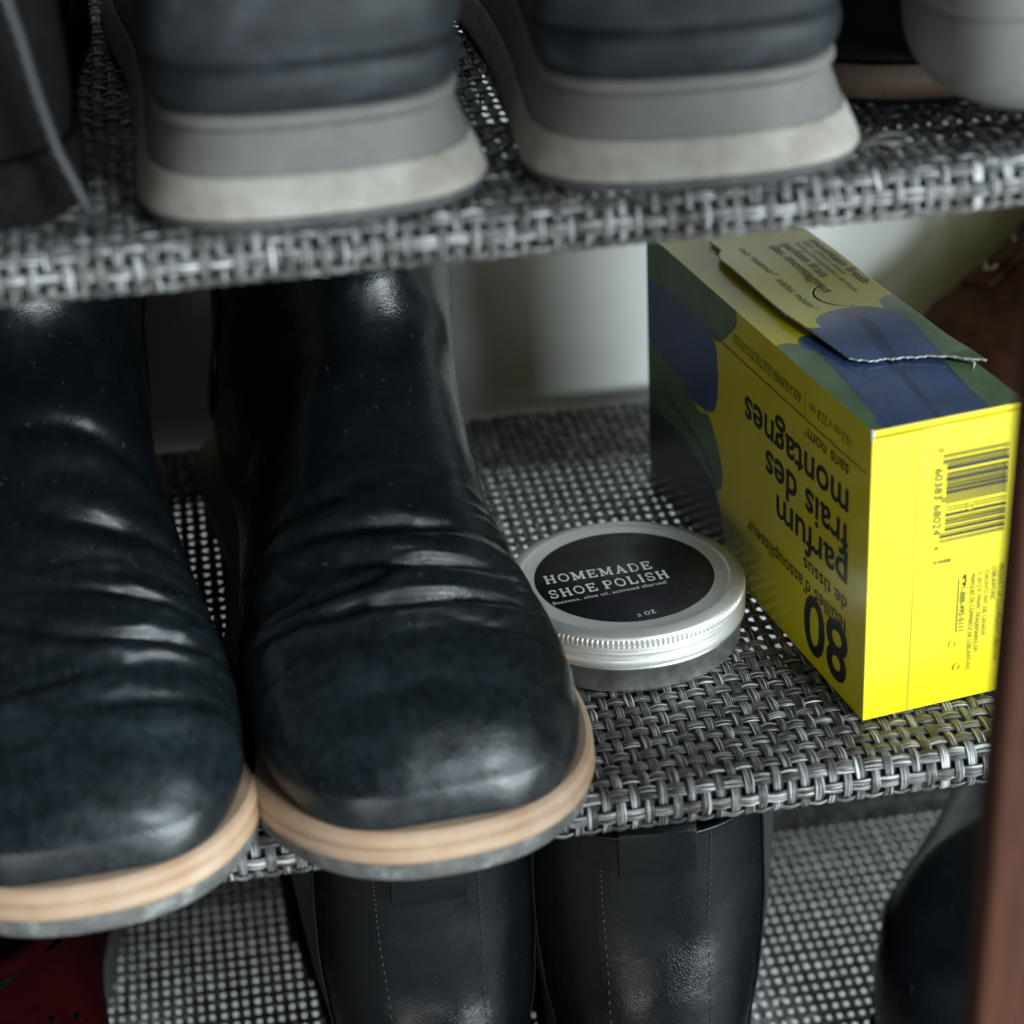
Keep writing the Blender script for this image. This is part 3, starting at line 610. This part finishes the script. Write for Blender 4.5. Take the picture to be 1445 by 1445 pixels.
def chelsea(label, loc, rz, creases, dents, seed, mats, skew=.25, scale=(1, 1, 1), nt=230, nth=200, tan=True, tab='loop', group=None, lean=0.0):
    root = empty('chelsea_boot', loc, rz, label=label, cat='boot', group=group); root.scale = scale
    lm, wm, om = mats
    L = Last(CHELSEA, boot_disp(creases, dents, seed), skew, lean); L.sign = 1
    # dense over the vamp
    ts = np.concatenate([np.linspace(0, 3, 34)[:-1], np.linspace(3, 11, int(nt * .62))[:-1], np.linspace(11, L.n - 1, int(nt * .28))])
    ths = np.linspace(0, 2 * np.pi, nth, endpoint=False)
    chk = L.base(np.array([6., 6.]), np.array([0., 0.01]))
    # orientation of the normal: make sure that off>0 goes outward at the top of the vamp
    a_ = L.P(np.array([6.0]), np.array([0.0]), 0.0)[0]; b_ = L.P(np.array([6.0]), np.array([0.0]), .5)[0]
    L.sign = 1 if b_[2] > a_[2] else -1
    up = surf(L, 'upper', ts, ths, lm, root, wrap=True)
    # shaft opening: rolled rim and dark inside
    rim = L.P(np.full(80, L.n - 1.0), np.linspace(0, 2 * np.pi, 80, endpoint=False), 0.0)
    mesh_np('top_binding', *tube([tuple(q) for q in rim], .11, 8, closed=True), lm, up)
    inn = [L.P(np.full(80, L.n - 1.0 - q), np.linspace(0, 2 * np.pi, 80, endpoint=False), -.25) for q in (0, 1, 2.2)]
    V = np.concatenate(inn); F = grid_faces(3, 80, True).tolist(); F.append([160 + k for k in range(80)])
    mesh_np('lining', V, F, M['dark'], up)
    # elastic gores on both sides, ribbed
    for sg in (1, -1):
        tt = np.linspace(13.2, L.n - 1.15, 46); k0 = []
        hh = np.linspace(-.5, .5, 40)
        T, H = np.meshgrid(tt, hh, indexing='ij'); wdt = .25 + .75 * (T - tt[0]) / (tt[-1] - tt[0])
        th = (np.pi / 2 + .22 + H * .95 * wdt) * sg
        rib = .016 * np.cos(H * 2 * np.pi * 11)
        V = L.P(T.ravel(), th.ravel(), .035 + rib.ravel()); F = grid_faces(46, 40); F = F if sg * L.sign > 0 else F[:, ::-1]
        mesh_np('elastic_gore', V, F, M['elastic'], root)
        for e_ in (0, -1):
            mesh_np('seam', *tube([tuple(q) for q in L.P(T[:, e_], th[:, e_], .05)], .045, 6), lm, up)
    # back strip with stitching
    T, H = np.meshgrid(np.linspace(14.6, L.n - 1.05, 60), np.linspace(-.42, .42, 24), indexing='ij')
    V = L.P(T.ravel(), (np.pi + H).ravel(), .045); mesh_np('back_strip', V, grid_faces(60, 24), lm, up)
    st = []
    for e_ in (-.37, .37):
        for q in np.linspace(14.7, L.n - 1.1, 44):
            a2 = L.P(np.array([q, q + .055]), np.array([np.pi + e_] * 2), .065); st.append(tube([tuple(a2[0]), tuple(a2[1])], .026, 5))
    o = mesh_np('stitching', *join(st), M['thread'], up); o['kind'] = 'stuff'
    # pull tab: folded webbing loop at the back
    c = L.P(np.array([L.n - 1.0]), np.array([np.pi]), 0)[0]
    prof = [(c[1] + .22, c[2] - 1.3), (c[1] + .26, c[2] - .3), (c[1] + .22, c[2] + .35), (c[1] + .05, c[2] + .62), (c[1] - .15, c[2] + .4), (c[1] - .22, c[2] - .4), (c[1] - .24, c[2] - 1.2)]
    V = [(sx * 1.15, y_, z_) for y_, z_ in prof for sx in (-1, 1)]; F = [[2 * k, 2 * k + 1, 2 * k + 3, 2 * k + 2] for k in range(len(prof) - 1)]
    pt = mesh_np('pull_tab', V, F, lm, root); md_ = pt.modifiers.new('s', 'SOLIDIFY'); md_.thickness = .16 * S; md_.offset = 0
    sd = pt.modifiers.new('b', 'BEVEL'); sd.width = .04 * S; sd.segments = 2
    # welt, midsole and outsole
    sp = .12
    outline_stack('midsole', [(.62, .02), (.66, .12), (.78, .16), (1.00, .15), (1.04, .09), (1.08, .14), (1.34, .13), (1.44, .08), (1.5, -.02)], 0, 24.6, wm, root, skew, spring=0)
    outline_stack('outsole', [(0, -.2), (.05, -.06), (.2, .04), (.5, .06), (.6, .02), (.66, -.1)], 0, 24.6, om, root, skew, spring=0)
    hl = outline_stack('heel_block', [(0, -.1), (.05, 0.0), (.55, 0.02)], 17.8, 24.6, om, root, 0, hw=lambda y, y0, y1: sole_hw(y, 0, 24.6) * .98)
    root['_t'] = 0; del root['_t']
    return root, L
bm_ = (M['leather'], M['tan'], M['rubber'])
cr_r = [(4.75, .20, .26, .045, .6, 3.1), (5.5, .08, .22, .10, -1.4, 1.7), (6.0, .19, .40, .06, 1.2, 2.0), (7.1, .15, .36, .04, .3, 2.3), (2.4, .06, .6, -.06, .0, 2.4), (4.0, .09, .24, .10, 2.7, 1.2), (8.2, .05, .4, .1, -1.4, 1.6), (4.35, .04, .16, .05, .5, 1.8)]
dn_r = [(.9, 12.4, 10.9, 1.3, .30), (-1.3, 12.6, 11.8, 1.4, -.25), (1.5, 12.0, 9.4, 1.2, -.16), (-1.9, 12.2, 10.2, 1.0, .12)]
chelsea('black leather chelsea boot with tan welt beside the round tin, toe to the front', (-.92, -2.50, 0), R(4.2), cr_r, dn_r, 1.7, bm_, .25, lean=1.15, group='pair of black boots with tan soles on the middle shelf')
cr_l = [(5.0, .19, .34, .08, 1.4, 2.6), (6.2, .12, .26, .05, 1.9, 2.0), (8.3, .16, .5, .09, 1.6, 2.2), (3.2, .09, .4, .07, 1.8, 2.0), (4.1, .05, .3, .02, -1, 2.6), (10.6, .12, .5, .03, 1.0, 2.0)]
dn_l = [(1.0, 12.2, 10.6, 1.9, -.55), (1.8, 12.6, 12.2, 1.4, .35), (2.6, 11.6, 8.9, 1.3, .30), (-2.0, 12.6, 12.8, 1.8, -.3)]
chelsea('black leather chelsea boot with tan welt, cropped by the left edge of the photo', (-9.15, -2.85, 0), R(3.6), cr_l, dn_l, 7.3, bm_, -.2, group='pair of black boots with tan soles on the middle shelf')
# the pair on the bottom shelf shows its heels: rotated half a turn
lm_ = (M['leather_clean'], M['matte_black'], M['matte_black'])
chelsea('polished black boot seen from its heel on the bottom shelf, left one of the pair', (-.55, 2.3 + 21.6, -16.1), R(180 - 1.0), [(8, .1, .5, 0, 0, 3)], [(.5, 23.4, 9.6, 1.6, -.25), (-.8, 23.3, 7.9, 1.1, .15)], 4.4, lm_, .1, scale=(.90, .885, .80), nt=120, nth=120, group='pair of polished black boots on the bottom shelf')
chelsea('polished black boot seen from its heel on the bottom shelf, right one of the pair', (5.45 + 1.6, 2.0 + 21.3, -16.1), R(180 - 4.5), [(8, .1, .5, 0, 0, 3)], [(-.5, 23.4, 11.0, 1.5, -.22), (.8, 23.3, 8.2, 1.3, .2)], 5.1, lm_, -.1, scale=(.95, .88, .815), nt=120, nth=120, group='pair of polished black boots on the bottom shelf')

# ------------------------------------------------------------------ low shoes (heel at y=0, toe towards +y)
def shoe_hw(y, y0, y1, hw_heel=3.55, hw_ball=4.2):
    u = np.clip((y - y0) / (y1 - y0), 1e-4, 1 - 1e-4)
    body = interp(np.array([0, .14, .3, .45, .7, .85, 1.]), np.array([hw_heel, hw_heel, hw_heel * .97, hw_heel * .98, hw_ball, hw_ball * .97, hw_ball * .9]), u)
    a_ = np.clip(1 - (y - y0) / 2.7, 0, 1); b_ = np.clip(1 - (y1 - y) / 6.0, 0, 1)
    return body * (1 - a_ ** 2.7) ** (1 / 2.7) * (1 - b_ ** 2.4) ** (1 / 2.4)
def shoe_upper(name, levels, L_, mat, parent, hw=shoe_hw, n=150, mesh_noise=.04, seed=1.0, close=True):
    """levels: (z, outset, heel y, toe y)"""
    V = []
    for z, o_, ya, yb in levels:
        a_ = 2 * np.pi * np.arange(n) / n; y = L_ / 2 - L_ / 2 * np.cos(a_); x = hw(y, 0, L_) * np.where(np.sin(a_) >= 0, 1, -1) * (1 + o_ / 3.8)
        y2 = ya - o_ + y / L_ * (yb - ya + 2 * o_); V.append(np.stack([x, y2, z + 0 * x], 1))
    V = np.concatenate(V); V = V + (mesh_noise * nz(V, .6, seed))[:, None] * np.array([1, .6, .2])
    m_ = len(levels); F = grid_faces(m_, n, True).tolist()
    if close: F.append([(m_ - 1) * n + k for k in range(n)])
    return mesh_np(name, V, F, mat, parent)
def densify(lv, k=5):
    lv = np.array(lv, float); t = np.arange(len(lv)); return interp(t, lv, np.linspace(0, len(lv) - 1, (len(lv) - 1) * k + 1)).tolist()
def collar(root, z, y0, y1, hw, mat, r=.45, dark=True):
    pts = []
    for k in range(48):
        a_ = 2 * math.pi * k / 48; pts.append((hw * math.sin(a_), (y0 + y1) / 2 - (y1 - y0) / 2 * math.cos(a_), z + .35 * math.cos(a_) ** 2))
    mesh_np('collar', *tube(pts, r, 10, closed=True), mat, root)
    V = [(p[0], p[1], p[2] - .05) for p in pts]; V2 = [(p[0] * .85, (y0 + y1) / 2 + (p[1] - (y0 + y1) / 2) * .85, z - 3.2) for p in pts]
    mesh_np('lining', V + V2, [[k, (k + 1) % 48, 48 + (k + 1) % 48, 48 + k] for k in range(48)] + [[48 + k for k in range(48)]], M['dark'], root)
def sneaker(loc, rz, label, seed):
    root = empty('running_shoe', loc, rz, label=label, cat='sneaker', group='pair of grey running shoes on the top shelf'); L_ = 23.6
    hw = lambda y, a_, b_: shoe_hw(y, a_, b_, 3.78, 4.15)
    outline_stack('outsole', [(.0, .0), (.04, .10), (.24, .12), (.3, .05)], .15, L_, M['outsole'], root, hw=lambda y, a_, b_: hw(y, a_, b_), n=150)
    outline_stack('midsole', densify([(.28, .12), (.36, .20), (.7, .08), (1.08, -.10), (1.16, -.17)], 3), .12, L_, M['foam'], root, hw=hw, n=150, top=False)
    outline_stack('midsole_band', densify([(1.15, -.20), (1.35, -.26), (1.8, -.42), (2.05, -.50), (2.1, -.56)], 3), .12, L_, M['foam_grey'], root, hw=hw, n=150)
    outline_stack('heel_ridge', densify([(2.08, -.54), (2.16, -.40), (2.3, -.37), (2.42, -.42), (2.48, -.55)], 4), .12, L_, M['foam_grey'], root, hw=hw, n=150)
    shoe_upper('heel_counter', densify([(2.42, -.56, .1, L_), (2.65, -.34, .1, L_ - .3), (3.05, -.26, .05, L_ - .5), (3.4, -.30, .05, L_ - .9), (3.58, -.42, .08, L_ - 1.2)], 4), L_, M['slate'], root, hw=hw, seed=seed, close=False)
    shoe_upper('heel_overlay', densify([(3.5, -.42, .08, L_ - 1.2), (3.66, -.31, .08, L_ - 1.5), (3.9, -.25, .1, L_ - 2.2), (4.5, -.20, .1, L_ - 3.6), (5.1, -.28, .12, L_ - 5)], 4), L_, M['slate'], root, hw=hw, seed=seed + 2, close=False)
    shoe_upper('upper', densify([(5.0, -.38, .1, L_ - 4.5), (6.0, -.25, .15, L_ - 6.8), (7.2, -.35, .3, L_ - 9), (8.2, -.5, .5, L_ - 11), (8.9, -.7, .7, L_ - 12.2)], 5), L_, M['mesh'], root, hw=hw, seed=seed + 4)
    collar(root, 9.1, .95, 10.6, 2.75, M['mesh'], .42)
    return root
sneaker((-2.36, -.02, 16.1), R(1.5), 'grey running shoe with cream midsole seen from the heel, left one above the black boots', 2.0)
sneaker((6.22, -.05, 16.1), R(-2.0), 'grey running shoe with cream midsole seen from the heel, right one in stronger light', 6.0)

def low_shoe(name, label, cat, loc, rz, upper, solem, L_, hw0, hw1, levels, soles, tilt=0, coll=None, zoff=0, rx=0):
    root = empty(name, loc, rz, label=label, cat=cat); root.rotation_euler = (R(rx), R(tilt), rz)
    hw = lambda y, a_, b_: shoe_hw(y, a_, b_, hw0, hw1)
    for nm, lv, mt in soles: outline_stack(nm, lv, 0, L_, mt, root, hw=hw, n=140)
    shoe_upper('upper', densify(levels, 6), L_, upper, root, hw=hw, seed=loc[0])
    if coll: collar(root, *coll)
    return root, hw
ups = lambda L_, z0, zt: [(z0, -.2, .1, L_ - .2), (z0 + .8, -.08, .05, L_ - .5), (z0 + 2.0, -.05, .05, L_ - 2.2), (z0 + 3.2, -.12, .15, L_ - 5.5), (zt - .6, -.4, .45, L_ - 10.5), (zt, -.9, .9, L_ - 11.5)]
# bottom right black leather shoe with stitched seams
sh, hwf = low_shoe('black_shoe', 'black leather shoe with rounded heel and double stitching beside the wooden post, bottom shelf', 'shoe', (15.5, 3.7, -16.1), R(-36), M['leather_clean'], None, 21.2, 4.0, 4.3,
    [(.9, -.1, 0, 21), (2.5, .05, .0, 20.5), (4.5, 0, .1, 19), (6.2, -.15, .5, 17), (7.4, -.6, 1.2, 14), (8.1, -1.3, 2.0, 12.0), (8.45, -2.4, 3.2, 11)], [('outsole', [(0, 0), (.1, .15), (.8, .18), (.9, .05)], M['matte_black'])])
sh.scale = (1, 1, .84)
for k_, (a0, rr) in enumerate(((62, .05), (50, .045), (38, .05))):
    pts = []
    for q in np.linspace(1.0, 7.2, 24):
        o_ = float(np.interp(q, [.9, 2.5, 4.5, 6.2, 7.4], [-.1, .05, 0, -.15, -.6])); yh = float(np.interp(q, [.9, 2.5, 4.5, 6.2, 7.4], [0, 0, .1, .5, 1.2]))
        y_ = .25 + .55 * k_ + max(0, q - 5) * .25; pts.append((-(hwf(np.array([y_]), 0, 21.2)[0] * (1 + o_ / 3.8)) - .015, yh - o_ + y_, q))
    mesh_np('seam', *tube(pts, rr, 6), M['thread'] if k_ else M['leather_clean'], sh)
# red knit shoe bottom left
sh, _ = low_shoe('red_knit_shoe', 'dark red knitted slip-on shoe with small perforations at the lower left corner', 'shoe', (-13.6, 4.6, -16.1), R(3), M['red'], None, 19.6, 3.2, 3.9,
    [(1.6, -.1, 0, 19.3), (3.0, .2, 0, 18.6), (4.5, 0.2, .1, 17), (6.2, -.1, .5, 14), (7.6, -.6, .9, 11.5), (8.2, -.9, 1.2, 10.5)], [('outsole', [(0, -.1), (.1, .0), (1.4, .0), (1.6, -.1)], M['outsole'])], coll=(8.2, 1.3, 10.2, 2.5, M['red'], .3))
dots = []
for k_ in range(7):
    a_ = -1.1 + .36 * k_; dots.append(tube([(2.95 * math.sin(a_), 1.05 - .9 * math.cos(a_) + .2, 7.0 + .25 * (k_ % 2)), (2.95 * math.sin(a_) * 1.04, .9 - .9 * math.cos(a_) + .1, 7.0 + .25 * (k_ % 2))], .085, 8))
mesh_np('perforation', *join(dots), M['dark'], sh)
# dark shoe with brown sole behind the right sneaker, top shelf
low_shoe('dark_dress_shoe', 'dark nubuck shoe with a brown sole edge half hidden behind the running shoe, top shelf', 'shoe', (13.15, 4.3, 16.1), R(-6), M['matte_black'], None, 19.2, 3.5, 3.9,
    ups(19.2, 1.0, 7.2), [('outsole', [(0, -.15), (.06, 0), (.16, .02)], M['matte_black']), ('midsole', [(.16, 0), (.22, .10), (.75, .10), (1.0, 0)], M['brownsole'])], coll=(7.2, 1.2, 9.0, 2.5, M['matte_black'], .2))
# pale canvas shoe top right
sh, hwf = low_shoe('canvas_shoe', 'pale grey canvas shoe with off-white rubber band at the upper right corner', 'sneaker', (11.7, 3.0, 17.2), R(-97), M['canvas'], None, 22.0, 3.5, 4.0,
    ups(22.0, 3.1, 7.4), [('foxing', densify([(0, -.9), (.35, -.35), (.9, -.08), (1.9, .0), (2.3, -.04)], 4), M['white_rubber']), ('foxing_stripe', densify([(2.25, -.08), (2.35, .06), (2.9, .06), (3.1, -.1)], 3), M['white_rubber'])], coll=(7.2, 1.4, 10.5, 2.5, M['dark'], .3), rx=0)
# black shoe at the upper left corner with a hanging braided lace
sh, _ = low_shoe('black_lace_shoe', 'black shoe in deep shade at the upper left corner with its lace hanging down', 'shoe', (-11.0, 1.4, 16.1), R(2), M['matte_black'], None, 22.0, 3.5, 4.0,
    ups(22.0, 1.5, 8.2), [('outsole', [(0, -.1), (.1, .1), (1.3, .1), (1.5, -.05)], M['matte_black'])], coll=(8.2, 1.2, 9.5, 2.5, M['matte_black'], .3))
mesh_np('lace', *tube([(1.6, -.3, 8.5), (2.15, -.75, 6.6), (2.55, -.7, 4.6), (2.75, -.55, 3.2), (3.0, -.4, 1.9), (3.35, -.35, .9), (3.55, -.5, .35)], .14, 8), M['cord'], sh)

# ------------------------------------------------------------------ brown suede boot at the right
sb = empty('brown_suede_boot', (18.5, 18.3, 0), R(-70), label='brown suede lace-up boot with eyelets and tan stitching behind the carton at the right edge', cat='boot')
tab2 = [list(r_) for r_ in CHELSEA]
for r_ in tab2: r_[0] = r_[0] * .56; r_[2] = r_[2] * .60; r_[4] *= .88; r_[1] *= .88; r_[3] *= .7
L = Last(tab2, boot_disp([(5, .1, .4, .05, 0, 3)], [], 3.3), 0.0)
a_ = L.P(np.array([6.0]), np.array([0.0]), 0.0)[0]; b_ = L.P(np.array([6.0]), np.array([0.0]), .5)[0]; L.sign = 1 if b_[2] > a_[2] else -1
sup = surf(L, 'upper', np.linspace(0, L.n - 1, 110), np.linspace(0, 2 * np.pi, 110, endpoint=False), M['suede'], sb, wrap=True)
for sg in (1, -1):                                   # eyelet facings with brass rings
    T, H = np.meshgrid(np.linspace(5.6, L.n - 1.05, 60), np.linspace(.16, .62, 14), indexing='ij')
    V = L.P(T.ravel(), (H * sg).ravel(), .14); F = grid_faces(50, 14); F = F if sg * L.sign > 0 else F[:, ::-1]
    fc = mesh_np('eyelet_facing', V, F, M['suede'], sup); md = fc.modifiers.new('s', 'SOLIDIFY'); md.thickness = .16 * S
    for q in (6.3, 7.6, 8.9, 10.9, 13.6, 17.2):
        c = L.P(np.array([q]), np.array([.36 * sg]), .2)[0]; c2 = L.P(np.array([q]), np.array([.36 * sg]), 1.2)[0]; nn = Vector(c2 - c).normalized()
        e1 = nn.orthogonal().normalized(); e2 = nn.cross(e1)
        mesh_np('eyelet', *tube([tuple(Vector(c) + (e1 * math.cos(k * .4488) + e2 * math.sin(k * .4488)) * .27) for k in range(14)], .07, 6, closed=True), M['brass'], sup)
        mesh_np('eyelet_hole', *tube([tuple(Vector(c)), tuple(Vector(c) + nn * .02)], .2, 12), M['dark'], sup)
    st = []
    for q in np.linspace(5.2, L.n - 1.2, 80):
        for h_ in (.66, .74):
            a2 = L.P(np.array([q, q + .09]), np.array([h_ * sg] * 2), .05); st.append(tube([tuple(a2[0]), tuple(a2[1])], .035, 5))
    o = mesh_np('stitching', *join(st), M['suede_thread'], sup); o['kind'] = 'stuff'
for q0, q1 in ((6.3, 7.6), (7.6, 8.9), (8.9, 10.9), (10.9, 13.6), (13.6, 17.2)):
    for sg in (1, -1):
        pts = [L.P(np.array([q0 + (q1 - q0) * k / 8]), np.array([.36 * sg * (1 - 2 * k / 8)]), .30 + .5 * math.sin(math.pi * k / 8))[0] for k in range(9)]
        mesh_np('lace', *tube([tuple(p_) for p_ in pts], .15, 7), M['suede'], sb)
pts = [(.2, 5.9, 9.4), (.6, 5.0, 8.6), (1.0, 4.1, 7.6), (1.3, 3.4, 6.6), (1.9, 3.4, 5.6)]
mesh_np('lace', *tube(pts, .17, 7), M['suede'], sb)
outline_stack('outsole', [(0, -.1), (.1, .1), (.75, .1), (.9, -.05)], 0, 14.6, M['brownsole'], sb, 0, hw=lambda y, a_, b_: sole_hw(y, a_, b_) * .84)
